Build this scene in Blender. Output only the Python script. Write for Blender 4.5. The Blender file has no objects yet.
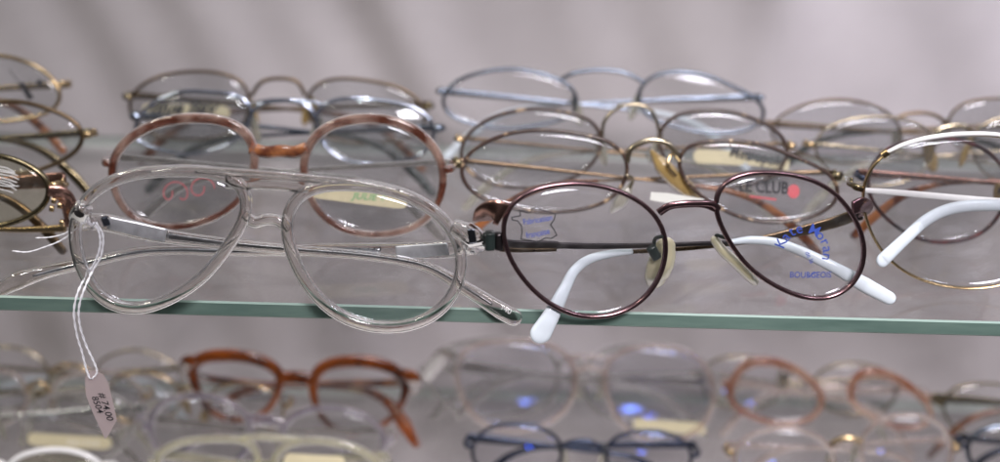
import bpy, math, random
import numpy as np
from mathutils import Vector, Matrix
random.seed(7)
SC = bpy.context.scene
COL = SC.collection
R = math.radians
# ------------------------------------------------------------------ camera (metres; upper shelf top is z = 0, its front edge y = 0)
CAM = Vector((0.0, -0.41, 0.195)); PITCH = 22.0; ROLL = 1.5; FPX = 1300.0
CR = Matrix.Rotation(R(90-PITCH), 3, 'X') @ Matrix.Rotation(R(ROLL), 3, 'Z')
cd = bpy.data.cameras.new('camera'); cam = bpy.data.objects.new('camera', cd); COL.objects.link(cam)
cam.matrix_world = Matrix.Translation(CAM) @ CR.to_4x4()
cd.sensor_width = 36; cd.lens = 36*FPX/1000; cd.clip_start = 0.01; cd.clip_end = 50
cd.dof.use_dof = True; cd.dof.focus_distance = 0.452; cd.dof.aperture_fstop = 4.4
SC.camera = cam
def ray(u, v): return (CR @ Vector((u-500, 231-v, -FPX))).normalized()
def atY(u, v, Y):
    d = ray(u, v); return CAM + d*((Y-CAM.y)/d.y)
Z_LOW = -0.132; WALL = 0.192; SHELF_D = 0.182
# ------------------------------------------------------------------ materials
MAT = {}
def newmat(name):
    m = bpy.data.materials.new(name); m.use_nodes = True; m.node_tree.nodes.clear(); MAT[name] = m
    nt = m.node_tree; out = nt.nodes.new('ShaderNodeOutputMaterial'); return m, nt, out
def N(nt, t, **kw):
    n = nt.nodes.new(t)
    for k, v in kw.items():
        if k in n.inputs: n.inputs[k].default_value = v
        else: setattr(n, k, v)
    return n
def objnoise(nt, scale, detail=3, rough=.6, stretch=None):
    tc = N(nt, 'ShaderNodeTexCoord'); n = N(nt, 'ShaderNodeTexNoise', Scale=scale, Detail=detail, Roughness=rough)
    if stretch:
        mp = N(nt, 'ShaderNodeMapping'); mp.inputs['Scale'].default_value = stretch
        nt.links.new(tc.outputs['Object'], mp.inputs[0]); nt.links.new(mp.outputs[0], n.inputs[0])
    else: nt.links.new(tc.outputs['Object'], n.inputs[0])
    return n
def ramp(nt, src, stops):
    r = N(nt, 'ShaderNodeValToRGB'); e = r.color_ramp.elements
    e[0].position, e[0].color = stops[0][0], (*stops[0][1], 1)
    e[1].position, e[1].color = stops[-1][0], (*stops[-1][1], 1)
    for p, c in stops[1:-1]:
        q = e.new(p); q.color = (*c, 1)
    nt.links.new(src, r.inputs[0]); return r
def metal(name, col, rough=.28, metallic=1.0, wear=None):
    m, nt, out = newmat(name); b = N(nt, 'ShaderNodeBsdfPrincipled', Metallic=metallic, Roughness=rough)
    n = objnoise(nt, 260, 4); c2 = wear or tuple(c*.84 for c in col)
    r = ramp(nt, n.outputs[0], [(.36, c2), (.56, col)]); nt.links.new(r.outputs[0], b.inputs['Base Color'])
    mr = N(nt, 'ShaderNodeMapRange'); mr.inputs[3].default_value = rough*.85; mr.inputs[4].default_value = rough*1.2
    nt.links.new(n.outputs[0], mr.inputs[0]); nt.links.new(mr.outputs[0], b.inputs['Roughness'])
    nt.links.new(b.outputs[0], out.inputs[0]); return m
def plastic(name, col, rough=.18, trans=0.0, col2=None, scale=120, lo=.42, hi=.58, ior=1.48):
    m, nt, out = newmat(name); b = N(nt, 'ShaderNodeBsdfPrincipled', Roughness=rough, IOR=ior)
    b.inputs['Transmission Weight'].default_value = trans
    if col2:
        n = objnoise(nt, scale, 3); r = ramp(nt, n.outputs[0], [(lo, col), (hi, col2)]); nt.links.new(r.outputs[0], b.inputs['Base Color'])
    else:
        n = objnoise(nt, 90, 3); r = ramp(nt, n.outputs[0], [(.3, tuple(c*.9 for c in col)), (.7, col)]); nt.links.new(r.outputs[0], b.inputs['Base Color'])
    nt.links.new(b.outputs[0], out.inputs[0]); return m
def sheet(name, tint, refl, f0=.04, rough=.02, dust_haze=0.0, dscale=400, mult=.96):
    """thin clear sheet: straight transmission plus a Schlick reflection on each face"""
    m, nt, out = newmat(name); L = nt.links.new
    g = N(nt, 'ShaderNodeNewGeometry'); dt = N(nt, 'ShaderNodeVectorMath', operation='DOT_PRODUCT')
    L(g.outputs['Normal'], dt.inputs[0]); L(g.outputs['Incoming'], dt.inputs[1])
    a = N(nt, 'ShaderNodeMath', operation='ABSOLUTE'); L(dt.outputs['Value'], a.inputs[0])
    s = N(nt, 'ShaderNodeMath', operation='SUBTRACT'); s.inputs[0].default_value = 1; L(a.outputs[0], s.inputs[1])
    p = N(nt, 'ShaderNodeMath', operation='POWER'); L(s.outputs[0], p.inputs[0]); p.inputs[1].default_value = 5
    k = N(nt, 'ShaderNodeMath', operation='MULTIPLY_ADD'); L(p.outputs[0], k.inputs[0]); k.inputs[1].default_value = mult; k.inputs[2].default_value = f0
    tr = N(nt, 'ShaderNodeBsdfTransparent', Color=(*tint, 1)); gl = N(nt, 'ShaderNodeBsdfGlossy', Color=(*refl, 1), Roughness=rough)
    mx = N(nt, 'ShaderNodeMixShader'); L(k.outputs[0], mx.inputs[0]); L(tr.outputs[0], mx.inputs[1]); L(gl.outputs[0], mx.inputs[2])
    last = mx
    if dust_haze:
        n = objnoise(nt, dscale, 6, .75); n2 = objnoise(nt, 14, 3, .6)
        r = ramp(nt, n.outputs[0], [(.5, (dust_haze*.25,)*3), (.74, (dust_haze*2.6,)*3)])
        mu = N(nt, 'ShaderNodeMath', operation='MULTIPLY'); L(r.outputs[0], mu.inputs[0]); L(n2.outputs[0], mu.inputs[1])
        df = N(nt, 'ShaderNodeBsdfDiffuse', Color=(.75, .73, .72, 1)); m2 = N(nt, 'ShaderNodeMixShader')
        L(mu.outputs[0], m2.inputs[0]); L(mx.outputs[0], m2.inputs[1]); L(df.outputs[0], m2.inputs[2]); last = m2
    L(last.outputs[0], out.inputs[0]); return m
gold = metal('gold_metal', (.52, .385, .22), .2)
palegold = metal('pale_gold_metal', (.42, .36, .26), .2)
olivegold = metal('olive_gold_metal', (.20, .165, .10), .25)
brown_m = metal('brown_metal', (.15, .105, .065), .28, .95)
burg = metal('burgundy_metal', (.25, .155, .165), .22, .97, (.19, .11, .125))
copper = metal('copper_metal', (.46, .27, .22), .25)
dark_m = metal('dark_metal', (.09, .08, .085), .3, .9)
plate = metal('satin_plate', (.88, .90, .94), .42, .8)
steel = metal('silver_metal', (.78, .80, .84), .16)
bluem = metal('blue_grey_metal', (.17, .20, .25), .2, .97)
navym = metal('navy_metal', (.05, .062, .095), .25, .85)
silverblue = metal('silver_blue_metal', (.44, .48, .58), .12)
black_m = metal('black_red_metal', (.06, .045, .05), .28, .8, (.16, .05, .05))
greendark = plastic('dark_green_plastic', (.022, .032, .03), .3)
crystal = plastic('crystal_acetate', (.99, .96, .935), .02, 1.0, ior=1.5)
clearp = plastic('clear_plastic_tip', (.93, .93, .90), .06, 1.0, ior=1.4)
pinkc = plastic('clear_rose_acetate', (.92, .80, .74), .10, .9, (.66, .52, .46), 80)
purplec = plastic('clear_mauve_acetate', (.60, .56, .62), .10, .88, (.46, .42, .52), 60)
creamc = plastic('pale_yellow_acetate', (.88, .85, .64), .12, .85, (.74, .72, .56), 70)
greyc = plastic('smoke_acetate', (.46, .44, .42), .14, .75, (.33, .31, .29), 60)
tortpink = plastic('rose_tortoise_acetate', (.19, .06, .035), .07, .78, (.58, .40, .33), 80, .43, .60)
tort = plastic('amber_tortoise_acetate', (.06, .010, .004), .07, .4, (.34, .085, .014), 60, .38, .64)
amberc = plastic('amber_clear_acetate', (.36, .11, .04), .08, .72, (.66, .45, .34), 40, .42, .6)
tortrim = plastic('striped_tortoise_enamel', (.05, .03, .024), .2, 0, (.42, .30, .19), 230, .58, .66)
tortbrown = plastic('brown_tortoise_tip', (.10, .03, .015), .16, .2, (.34, .13, .05), 110)
whitep = plastic('white_plastic', (.66, .73, .79), .18)
whitee = plastic('white_enamel', (.86, .86, .86), .12)
padm = plastic('aged_nose_pad', (.70, .66, .46), .25, .5)
padclear = plastic('clear_nose_pad', (.82, .80, .68), .15, .8)
padamber = plastic('amber_nose_pad', (.56, .40, .16), .2, .5)
stick = plastic('cream_sticker', (.62, .56, .37), .5)
paper = plastic('white_paper', (.84, .85, .80), .6)
tagp = plastic('mauve_card', (.38, .315, .315), .8)
threadm = plastic('white_thread', (.82, .82, .86), .8)
ink = plastic('black_ink', (.02, .02, .025), .5)
inkblue = plastic('blue_ink', (.04, .08, .38), .5)
inkred = plastic('red_ink', (.62, .12, .14), .5)
inkgreen = plastic('green_ink', (.10, .42, .18), .5)
inkwhite = plastic('white_ink', (.82, .82, .82), .5)
lensm = sheet('demo_lens', (.972, .972, .975), (.88, .93, 1.0), .05, .012, .03, 180)  # speckle on these lenses imitates a milky reflection haze
lensb = sheet('coated_lens', (.985, .985, .99), (.42, .55, 1.0), .05, .012)
lensg = sheet('dusty_lens', (.90, .905, .91), (.92, .96, 1.0), .06, .025, .05, 260)
lensy = sheet('yellowed_lens', (.93, .92, .84), (.95, .95, .9), .05, .02, .05, 260)
shelfg = sheet('shelf_glass', (.968, .968, .965), (.96, .96, .96), .04, .035, .085, 700, .55)
# shelf edge
m, nt, out = newmat('shelf_glass_edge'); b = N(nt, 'ShaderNodeBsdfPrincipled', Roughness=.12)
n = objnoise(nt, 18, 4, .6, (1, 1, 6)); r = ramp(nt, n.outputs[0], [(.3, (.075, .125, .108)), (.7, (.15, .22, .19))])
nt.links.new(r.outputs[0], b.inputs['Base Color']); nt.links.new(b.outputs[0], out.inputs[0]); edgem = m
edgel = plastic('shelf_glass_arris', (.26, .36, .32), .25)
edger = plastic('shelf_glass_rear_edge', (.42, .46, .44), .3)
# backing wall
m, nt, out = newmat('white_backing_wall'); b = N(nt, 'ShaderNodeBsdfPrincipled', Roughness=.42)
b.inputs['Sheen Weight'].default_value = .2
n = objnoise(nt, 7, 4, .6); r = ramp(nt, n.outputs[0], [(.3, (.40, .37, .382)), (.7, (.53, .495, .508))])
nt.links.new(r.outputs[0], b.inputs['Base Color'])
n2 = objnoise(nt, 900, 2, .5); bp = N(nt, 'ShaderNodeBump', Strength=.06); bp.inputs['Distance'].default_value = .001
nt.links.new(n2.outputs[0], bp.inputs['Height']); nt.links.new(bp.outputs[0], b.inputs['Normal'])
nt.links.new(b.outputs[0], out.inputs[0]); backm = m
floorm = plastic('bounce_floor_laminate', (.6, .58, .57), .4)
# ------------------------------------------------------------------ mesh helpers
class MB:
    def __init__(s): s.v = []; s.f = []; s.mi = []
    def add(s, V, F, mi=0):
        o = len(s.v); s.v += [tuple(p) for p in V]; s.f += [tuple(i+o for i in f) for f in F]; s.mi += [mi]*len(F); return s
    def build(s, name, mats, parent=None, smooth=True):
        me = bpy.data.meshes.new(name); me.from_pydata(s.v, [], s.f); me.update()
        for m in (mats if isinstance(mats, (list, tuple)) else [mats]): me.materials.append(m)
        me.polygons.foreach_set('material_index', s.mi)
        me.polygons.foreach_set('use_smooth', [smooth]*len(s.f))
        o = bpy.data.objects.new(name, me); COL.objects.link(o)
        if parent: o.parent = parent
        return o
def sweep(pts, w, d, closed=False, up=(0, 1, 0), seg=12, ex=2.0, caps=True):
    """tube along pts; w = size across (perpendicular to up), d = size along up; either may be a list"""
    P = [Vector(p) for p in pts]; n = len(P); U = Vector(up)
    W = w if isinstance(w, (list, tuple)) else [w]*n; D = d if isinstance(d, (list, tuple)) else [d]*n
    V = []
    for i, p in enumerate(P):
        t = (P[(i+1) % n]-P[i-1]) if closed or 0 < i < n-1 else (P[1]-P[0] if i == 0 else P[-1]-P[-2])
        t.normalize(); u = U - t*U.dot(t)
        if u.length < .15: u = Vector((0, 0, 1)) - t*t.z
        u.normalize(); s = t.cross(u)
        for k in range(seg):
            a = 2*math.pi*k/seg; c, q = math.cos(a), math.sin(a)
            c = math.copysign(abs(c)**(2/ex), c); q = math.copysign(abs(q)**(2/ex), q)
            V.append(p + s*(c*W[i]/2) + u*(q*D[i]/2))
    F = []
    for i in range(n if closed else n-1):
        j = (i+1) % n
        for k in range(seg):
            l = (k+1) % seg; F.append((i*seg+k, i*seg+l, j*seg+l, j*seg+k))
    if not closed and caps:
        F.append(tuple(range(seg))[::-1]); F.append(tuple((n-1)*seg+k for k in range(seg)))
    return V, F
def round_end(P, W, D, m=6):
    P = [Vector(p) for p in P]; t = (P[-1]-P[-2]).normalized(); r = W[-1]*.5; e = P[-1]
    W, D = list(W), list(D); w, d = W[-1], D[-1]
    for k in range(1, m+1):
        a = math.pi/2*k/m*.985; P.append(e+t*r*math.sin(a)); W.append(w*math.cos(a)); D.append(d*math.cos(a)**.6)
    return P, W, D
def crom(P, n=8):
    P = [Vector(p) for p in P]; Q = [P[0]*2-P[1]]+P+[P[-1]*2-P[-2]]; out = []
    for i in range(1, len(Q)-2):
        for k in range(n):
            t = k/n; a, b, c, d = Q[i-1], Q[i], Q[i+1], Q[i+2]
            out.append(.5*((2*b)+(c-a)*t+(2*a-5*b+4*c-d)*t*t+(3*b-a-3*c+d)*t**3))
    out.append(Q[-2]); return out
def lerpl(L, n):
    return [float(x) for x in np.interp(np.linspace(0, 1, n), np.linspace(0, 1, len(L)), L)]
def smooth_closed(pts, n=96, H=6):
    P = np.array([complex(x, z) for x, z in pts]); Q = np.append(P, P[0])
    s = np.concatenate([[0], np.cumsum(abs(np.diff(Q)))]); t = np.linspace(0, s[-1], 257)[:-1]
    z = np.interp(t, s, Q.real)+1j*np.interp(t, s, Q.imag); F = np.fft.fft(z)/256
    th = np.arange(n)/n*2*np.pi; o = sum(F[k]*np.exp(1j*k*th) for k in range(-H, H+1))
    area = np.sum(o.real*np.roll(o.imag, -1)-np.roll(o.real, -1)*o.imag)
    if area < 0: o = o[::-1]
    return [(float(c.real), float(c.imag)) for c in o]
def ellipsoid(c, ax, rad, seg=16, rings=10, ex=2.0):
    V, F = [], []
    for i in range(rings+1):
        ph = math.pi*i/rings
        for k in range(seg):
            a = 2*math.pi*k/seg
            q = (math.sin(ph)*math.cos(a)*rad[0], math.sin(ph)*math.sin(a)*rad[1], math.cos(ph)*rad[2])
            V.append(Vector(c)+ax[0]*q[0]+ax[1]*q[1]+ax[2]*q[2])
    for i in range(rings):
        for k in range(seg):
            l = (k+1) % seg; F.append((i*seg+k, (i+1)*seg+k, (i+1)*seg+l, i*seg+l))
    return V, F
def text_polys(body, italic=0.0, bold=.004):
    c = bpy.data.curves.new('t', 'FONT'); c.body = body; c.size = 1; c.align_x = 'CENTER'; c.align_y = 'CENTER'; c.shear = italic; c.resolution_u = 3
    c.offset = bold
    o = bpy.data.objects.new('t', c); COL.objects.link(o); bpy.context.view_layer.update()
    me = bpy.data.meshes.new_from_object(o.evaluated_get(bpy.context.evaluated_depsgraph_get()))
    V = [(v.co.x, v.co.y) for v in me.vertices]; F = [tuple(p.vertices) for p in me.polygons]
    bpy.data.objects.remove(o); bpy.data.curves.remove(c); bpy.data.meshes.remove(me); return V, F
def tag(o, label, cat, group=None, kind=None):
    if label: o['label'] = label
    if cat: o['category'] = cat
    if group: o['group'] = group
    if kind: o['kind'] = kind
    return o
# ------------------------------------------------------------------ a plane that a pair's front lies in
class Plane:
    def __init__(s, u, v, Y, lean, yaw):
        s.O = atY(u, v, Y); a, y = R(lean), R(yaw)
        ex = Vector((math.cos(y), math.sin(y), 0)); n0 = Vector((math.sin(y), -math.cos(y), 0)); Z = Vector((0, 0, 1))
        s.n = n0*math.cos(a)+Z*math.sin(a); ez = Z*math.cos(a)-n0*math.sin(a)
        s.M = Matrix((ex, -s.n, ez)).transposed().to_4x4(); s.M.translation = s.O; s.I = s.M.inverted()
        s.mpp = (s.O-CAM).dot(CR @ Vector((0, 0, -1)))/FPX
    def p(s, u, v, back=0.0):           # pixel -> local point on the plane moved back (metres)
        d = ray(u, v); o = s.O-s.n*back; t = (o-CAM).dot(s.n)/d.dot(s.n); return s.I @ (CAM+d*t)
MM = .001
def build_lens(root, outl, mat, sag=2.2*MM, thick=1.5*MM, inset=.0):
    c = np.mean(outl, axis=0); V, F = [], []; rings = 9; n = len(outl)
    for side in (0, 1):
        base = len(V); V.append((c[0], -sag+side*thick, c[1]))
        for r in range(1, rings+1):
            t = r/rings
            for x, z in outl:
                dx, dz = x-c[0], z-c[1]; L = math.hypot(dx, dz); k = t*(1-inset/L)
                V.append((c[0]+dx*k, -sag*(1-t*t)+side*thick*.9, c[1]+dz*k))
        for k in range(n):
            l = (k+1) % n; f = [(base, base+1+k, base+1+l)]
            for r in range(rings-1):
                a = base+1+r*n; f.append((a+k, a+n+k, a+n+l, a+l))
            F += f if side == 0 else [q[::-1] for q in f]
    o1 = 1+(rings-1)*n; o2 = 1+rings*n+o1
    for k in range(n):
        l = (k+1) % n; F.append((o1+k, o2+k, o2+l, o1+l))
    return MB().add(V, F).build('lens', mat, root), (c, outl, sag)
def on_lens(info, x, z, lift=.00015):
    c, outl, sag = info; a = math.atan2(z-c[1], x-c[0]); best = min(outl, key=lambda q: abs(math.remainder(math.atan2(q[1]-c[1], q[0]-c[0])-a, 2*math.pi)))
    t = min(1, math.hypot(x-c[0], z-c[1])/math.hypot(best[0]-c[0], best[1]-c[1])); return (x, -sag*(1-t*t)-lift, z)
def decal(pl, info, lens, polys, mat, name='printed_mark', lift=.00015):
    """polys: list of (verts in photo pixels, faces)"""
    mb = MB()
    for V, F in polys:
        W = []
        for u, v in V:
            q = pl.p(u, v); W.append(on_lens(info, q.x, q.z, lift))
        mb.add(W, F)
    return mb.build(name, mat, lens, False)
def txt(body, u, v, h, rot=0, sx=1.0, italic=0.0, bold=.004):
    V, F = text_polys(body, italic, bold); a = R(rot); o = []
    for x, y in V:
        x, y = x*h*sx, y*h; o.append((u+x*math.cos(a)-y*math.sin(a)*1, v-(x*math.sin(a)+y*math.cos(a))))
    return o, F
def arctext(body, u, v, rad, a0, a1, h):
    res = []
    for i, ch in enumerate(body):
        if ch == ' ': continue
        a = a0+(a1-a0)*i/(len(body)-1); res.append(txt(ch, u+rad*math.cos(R(a)), v-rad*math.sin(R(a)), h, a-90))
    return res
def rectp(u0, v0, u1, v1, rot=0, n=12, m=3, rnd=0):
    cu, cv = (u0+u1)/2, (v0+v1)/2; V, F = [], []; a = R(rot)
    for j in range(m+1):
        for i in range(n+1):
            x = (i/n-.5)*(u1-u0); y = (j/m-.5)*(v1-v0)
            if rnd and i in (0, n) and j in (0, m): x *= 1-rnd/abs(u1-u0); y *= 1-rnd/abs(v1-v0)
            V.append((cu+x*math.cos(a)+y*math.sin(a), cv-x*math.sin(a)+y*math.cos(a)))
    for j in range(m):
        for i in range(n): k = j*(n+1)+i; F.append((k, k+1, k+n+2, k+n+1))
    return V, F
def linep(pts, w, closed=False):
    P = pts+[pts[0]] if closed else pts; V, F = [], []
    for i in range(len(P)-1):
        (a, b), (c, d) = P[i], P[i+1]; L = math.hypot(c-a, d-b) or 1; nx, ny = -(d-b)/L*w/2, (c-a)/L*w/2
        ex, ey = (c-a)/L*w*.3, (d-b)/L*w*.3
        k = len(V); V += [(a+nx-ex, b+ny-ey), (c+nx+ex, d+ny+ey), (c-nx+ex, d-ny+ey), (a-nx-ex, b-ny-ey)]; F.append((k, k+1, k+2, k+3))
    return V, F
def blob(u, v, ru, rv, n=16):
    return [(u+ru*math.cos(2*math.pi*k/n), v+rv*math.sin(2*math.pi*k/n)) for k in range(n)], [tuple(range(n))]
# ------------------------------------------------------------------ the pair builder
def eyeglasses(label, group, L, Rr, Y, lean=8, yaw=0, rim=gold, rw=1.6, rd=2.0, rex=2.0, bridge=(), bridge_mat=None, bw=1.8, bd=2.0,
               lens=lensm, end_mat=None, end_w=3.0, temple=None, tw=2.0, td=1.2, tip=None, tipw=4.0, pads=True, padmat=padclear, back=7.0,
               ends=(1, 1), temples=(1, 1), anchor=None, drop=16, custom_temples=None, sag=1.25, rtop=0.0, seed=0, tiptilt=1.0):
    allp = L+Rr; a = anchor or max(allp, key=lambda q: q[1]-.0265*q[0])
    pl = Plane(a[0], a[1], Y, lean, yaw)
    root = bpy.data.objects.new('eyeglasses', None); COL.objects.link(root); root.matrix_world = pl.M
    root.empty_display_size = .01; tag(root, label, 'eyeglasses', group)
    out = {'root': root, 'plane': pl, 'lens': []}
    outs = []
    for px in (L, Rr):
        o = smooth_closed([(q.x, q.z) for q in (pl.p(*p) for p in px)]); outs.append(o)
        zc = sum(q[1] for q in o)/len(o); zr = max(q[1] for q in o)-zc
        V, F = sweep([(x, 0, z) for x, z in o], [rw*MM*(1+rtop*max(-.4, (z-zc)/zr)) for x, z in o], rd*MM, True, ex=rex, seg=14)
        MB().add(V, F).build('rim', rim, root)
        lo, info = build_lens(root, o, lens, sag*MM, 1.4*MM, inset=rw*MM*.35); out['lens'].append((lo, info))
    for bpx in bridge:
        pts, w, d = (bpx if isinstance(bpx, tuple) else (bpx, bw, bd))
        P = crom([pl.p(*q[:2], (q[2] if len(q) > 2 else 0)*MM) for q in pts])
        V, F = sweep(P, w*MM, d*MM, ex=2.2); MB().add(V, F).build('bridge', bridge_mat or rim, root)
    H = []
    for i, (o, s) in enumerate(((outs[0], -1), (outs[1], 1))):
        zmx = max(q[1] for q in o); zmn = min(q[1] for q in o); cz = zmn+.66*(zmx-zmn)
        e = max((q for q in o if abs(q[1]-cz) < .12*(zmx-zmn)), key=lambda q: s*q[0])
        hx, hz = e[0]+s*3.4*MM, e[1]+1*MM
        if ends[i]:
            P = crom([(e[0], 0, e[1]), (e[0]+s*2.6*MM, -.2*MM, e[1]+.8*MM), (hx, 1.6*MM, hz), (hx+s*.4*MM, back*MM*.8, hz-.4*MM)])
            V, F = sweep(P, [end_w*MM*k for k in lerpl([.55, .7, .62, .6], len(P))], rd*MM*.8, ex=2.6, up=(0, 1, 0)); mb = MB().add(V, F)
            hp = MB(); hy = back*MM
            for k in (-1, 0, 1):
                V, F = sweep([(hx-s*.6*MM, hy, hz+(k*1.05-.45)*MM), (hx-s*.6*MM, hy, hz+(k*1.05+.45)*MM)], 1.5*MM, 1.5*MM, up=(0, 1, 0)); hp.add(V, F)
            ep = mb.build('end_piece', end_mat or rim, root); hp.build('hinge', palegold if end_mat is None else end_mat, ep)
        H.append((Vector((hx, 0, hz)), s))
    width = (H[1][0]-H[0][0]).length
    if custom_temples is None:
        for i in (0, 1):
            if not temples[i]: continue
            h, s = H[i]; o = H[1-i][0].copy(); o.z += random.uniform(-7, -.5)*MM; f = lambda t, y, dz: Vector((h.x+(o.x-h.x)*t, y*MM, h.z+(o.z-h.z)*t+dz*MM))
            y0 = back+.5; y1 = back+2.0+i*2.6; dr = drop*tiptilt
            P = crom([f(.0, y0, 0), f(.03, y1, -.2), f(.2, y1+.4, -.8), f(.45, y1+.8, -2), f(.66, y1+1, -3.2)], 8)
            V, F = sweep(P, [tw*MM*k for k in lerpl([1.4, 1.6, 1.3, .9, .8], len(P))], td*MM, ex=2.8)
            t = MB().add(V, F).build('temple', temple or rim, root)
            P = crom([f(.62, y1+1, -3.0), f(.72, y1+1.2, -4.2), f(.82, y1+1.2, -7-.1*dr), f(.91, y1+1, -9-.55*dr), f(.97, y1+.6, -10-dr)], 8)
            P, Wt, Dt = round_end(P, [tipw*MM*k for k in lerpl([.5, .62, .75, .95, 1.05, .9], len(P))], [td*MM*k for k in lerpl([1.4, 1.7, 1.8, 1.8, 1.3], len(P))])
            V, F = sweep(P, Wt, Dt, ex=2.4)
            MB().add(V, F).build('temple_tip', tip or temple or rim, t)
    if pads:
        for i, o in enumerate(outs):
            s = 1 if i == 0 else -1; zmx = max(q[1] for q in o); zmn = min(q[1] for q in o); cz = zmn+.52*(zmx-zmn)
            e = max((q for q in o if abs(q[1]-cz) < .1*(zmx-zmn)), key=lambda q: s*q[0])
            c = Vector((e[0]+s*.6*MM, 6.0*MM, e[1]-4*MM)); ax = Matrix.Rotation(-s*R(17), 3, 'Y') @ Matrix.Rotation(s*R(35), 3, 'Z')
            A = [ax.col[0].copy(), ax.col[1].copy(), ax.col[2].copy()]
            V, F = ellipsoid(c, A, (1.3*MM, 3.4*MM, 7.0*MM)); pd = MB().add(V, F).build('nose_pad', padmat, root)
            P = crom([(e[0], .4*MM, e[1]+1*MM), (e[0]-s*1.2*MM, 3*MM, e[1]+1.6*MM), (e[0]-s*.9*MM, 5.2*MM, e[1]-1*MM), (c.x, c.y, c.z)])
            V, F = sweep(P, .9*MM, .9*MM, seg=8); MB().add(V, F).build('pad_arm', end_mat or rim, pd)
    out['H'] = H; return out
def tube_px(pl, pts, w, d, mat, name, parent, n=10, ex=2.4, up=(0, 1, 0)):
    """pts (u, v, world Y): traced at a real distance, into pl's local space"""
    P = crom([pl.I @ atY(*q) for q in pts], n)
    W = [x*MM for x in lerpl(w, len(P))] if isinstance(w, (list, tuple)) else w*MM
    D = [x*MM for x in lerpl(d, len(P))] if isinstance(d, (list, tuple)) else d*MM
    if 'temple' in name or name == 'nose_pad':
        W = W if isinstance(W, list) else [W]*len(P); D = D if isinstance(D, list) else [D]*len(P)
        P, W, D = round_end(P, W, D)
        if name == 'nose_pad': P, W, D = [x[::-1] for x in round_end(P[::-1], W[::-1], D[::-1])]
    V, F = sweep(P, W, D, ex=ex, up=up); return MB().add(V, F).build(name, mat, parent)
UP, LO = 'eyeglasses on the upper glass shelf', 'eyeglasses on the lower glass shelf'
#@@PAIRS
# ================= A crystal aviator
A = eyeglasses('large clear crystal aviator eyeglasses with a string tag, at the upper shelf edge', UP,
    [(74, 236), (80, 208), (98, 188), (125, 176), (160, 170.5), (200, 171), (230, 177), (246, 192), (246, 212), (234, 238), (214, 266), (188, 289), (160, 304), (130, 309), (104, 300), (84, 276)],
    [(287, 225), (292, 203), (308, 190), (340, 184), (380, 187), (415, 198), (443, 218), (460, 244), (461, 275), (448, 303), (424, 321), (390, 328), (355, 323), (326, 306), (304, 280), (291, 252)],
    -.009, 4, 0, rim=crystal, rw=4.2, rd=4.2, rex=3.0, lens=lensm, pads=False, ends=(0, 0), custom_temples=True, sag=3,
    bridge=[([(195, 170.5), (240, 173.5), (280, 176), (330, 180.5)], 2.6, 3.4), ([(226, 181), (255, 182), (280, 183), (308, 186)], 5.6, 3.0),
            ([(243, 214, 1), (254, 222, 1.5), (266, 219.5, 1.5), (278, 220.5, 1.5), (290, 230, 1)], 4.2, 4.0)])
pl, rt = A['plane'], A['root']
tube_px(pl, [(150, 172, -.0095), (185, 168.5, -.0105), (240, 171, -.0105), (300, 176, -.0105), (350, 181, -.0105), (400, 190, -.0095)], [1, 1.6, 1.8, 1.8, 1.6, 1], 1.6, crystal, 'brow_bar', rt)
e1 = tube_px(pl, [(84, 207, -.009), (80, 216, -.006), (84, 222, -.002), (92, 224, .002)], [6, 7, 6.5, 5], [4, 5, 5, 4], crystal, 'end_piece', rt, ex=3.4)
e2 = tube_px(pl, [(452, 226, -.009), (466, 232, -.009), (476, 240, -.007), (476, 247, -.002)], [5, 7, 8, 6], [4, 5, 5, 4], crystal, 'end_piece', rt, ex=3.4)
tube_px(pl, [(471, 229, -.0115), (473, 243, -.0115)], 2.6, .5, silverblue, 'rivet', e2, ex=4)
tube_px(pl, [(104, 217, .000), (107, 225, .000)], 2.4, 2.4, navym, 'hinge', e1)
tube_px(pl, [(473, 236, -.003), (473, 252, -.003)], 2.2, 2.2, steel, 'hinge', e2)
# temples: clear acetate over a metal core
lt = tube_px(pl, [(88, 221, .003), (108, 223, .004), (138, 230, .006), (172, 237, .007), (230, 244, .008), (300, 250, .009), (370, 256, .009), (425, 266, .007), (465, 288, .001), (500, 310, -.003), (513, 317, -.004)],
    [6, 6.6, 6.6, 5.2, 4.2, 3.6, 3.4, 3.8, 4.8, 6.2, 6.4], [3, 3, 3, 3, 2.8, 2.6, 2.6, 2.8, 3.2, 3, 2], crystal, 'temple', rt, ex=3)
tube_px(pl, [(108, 222.5, .0022), (138, 229.5, .004), (166, 235.5, .005)], [4.6, 5.2, 5.0], .8, plate, 'hinge_plate', lt, ex=5)
tube_px(pl, [(166, 236, .006), (230, 244, .0075), (300, 250, .0085), (370, 256, .0085), (425, 266, .0065), (465, 288, .0007), (492, 305, -.0025)], [2.4, 1.6, 1.3, 1.3, 1.3, 1.3, 1.1], .9, steel, 'wire_core_or_glint', lt)
rtm = tube_px(pl, [(474, 246, .001), (450, 249, .006), (400, 251, .011), (350, 250, .0125), (300, 250, .0135), (230, 251, .0135), (180, 250, .013), (138, 252, .0125), (95, 261, .011), (50, 271, .009), (18, 281, .0045), (-12, 296, .002)],
    [6, 6.6, 6.6, 5.4, 4.4, 3.6, 3.4, 3.4, 3.8, 4.6, 6.4, 4.5], [3, 3, 3, 3, 2.8, 2.6, 2.6, 2.6, 2.8, 3, 3, 2], crystal, 'temple', rt, ex=3)
tube_px(pl, [(448, 249, .0045), (420, 251, .0075), (396, 252, .009)], [4.6, 5.0, 4.4], .8, plate, 'hinge_plate', rtm, ex=5)
tube_px(pl, [(380, 252, .0105), (350, 250, .0115), (300, 250, .0125), (230, 251, .0125), (180, 250, .012), (138, 252, .0115), (95, 261, .010), (60, 269, .0085), (33, 276, .006)], [2.6, 2.2, 1.6, 1.4, 1.3, 1.3, 1.3, 1.3, 1.1], .9, steel, 'wire_core_or_glint', rtm)
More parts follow.
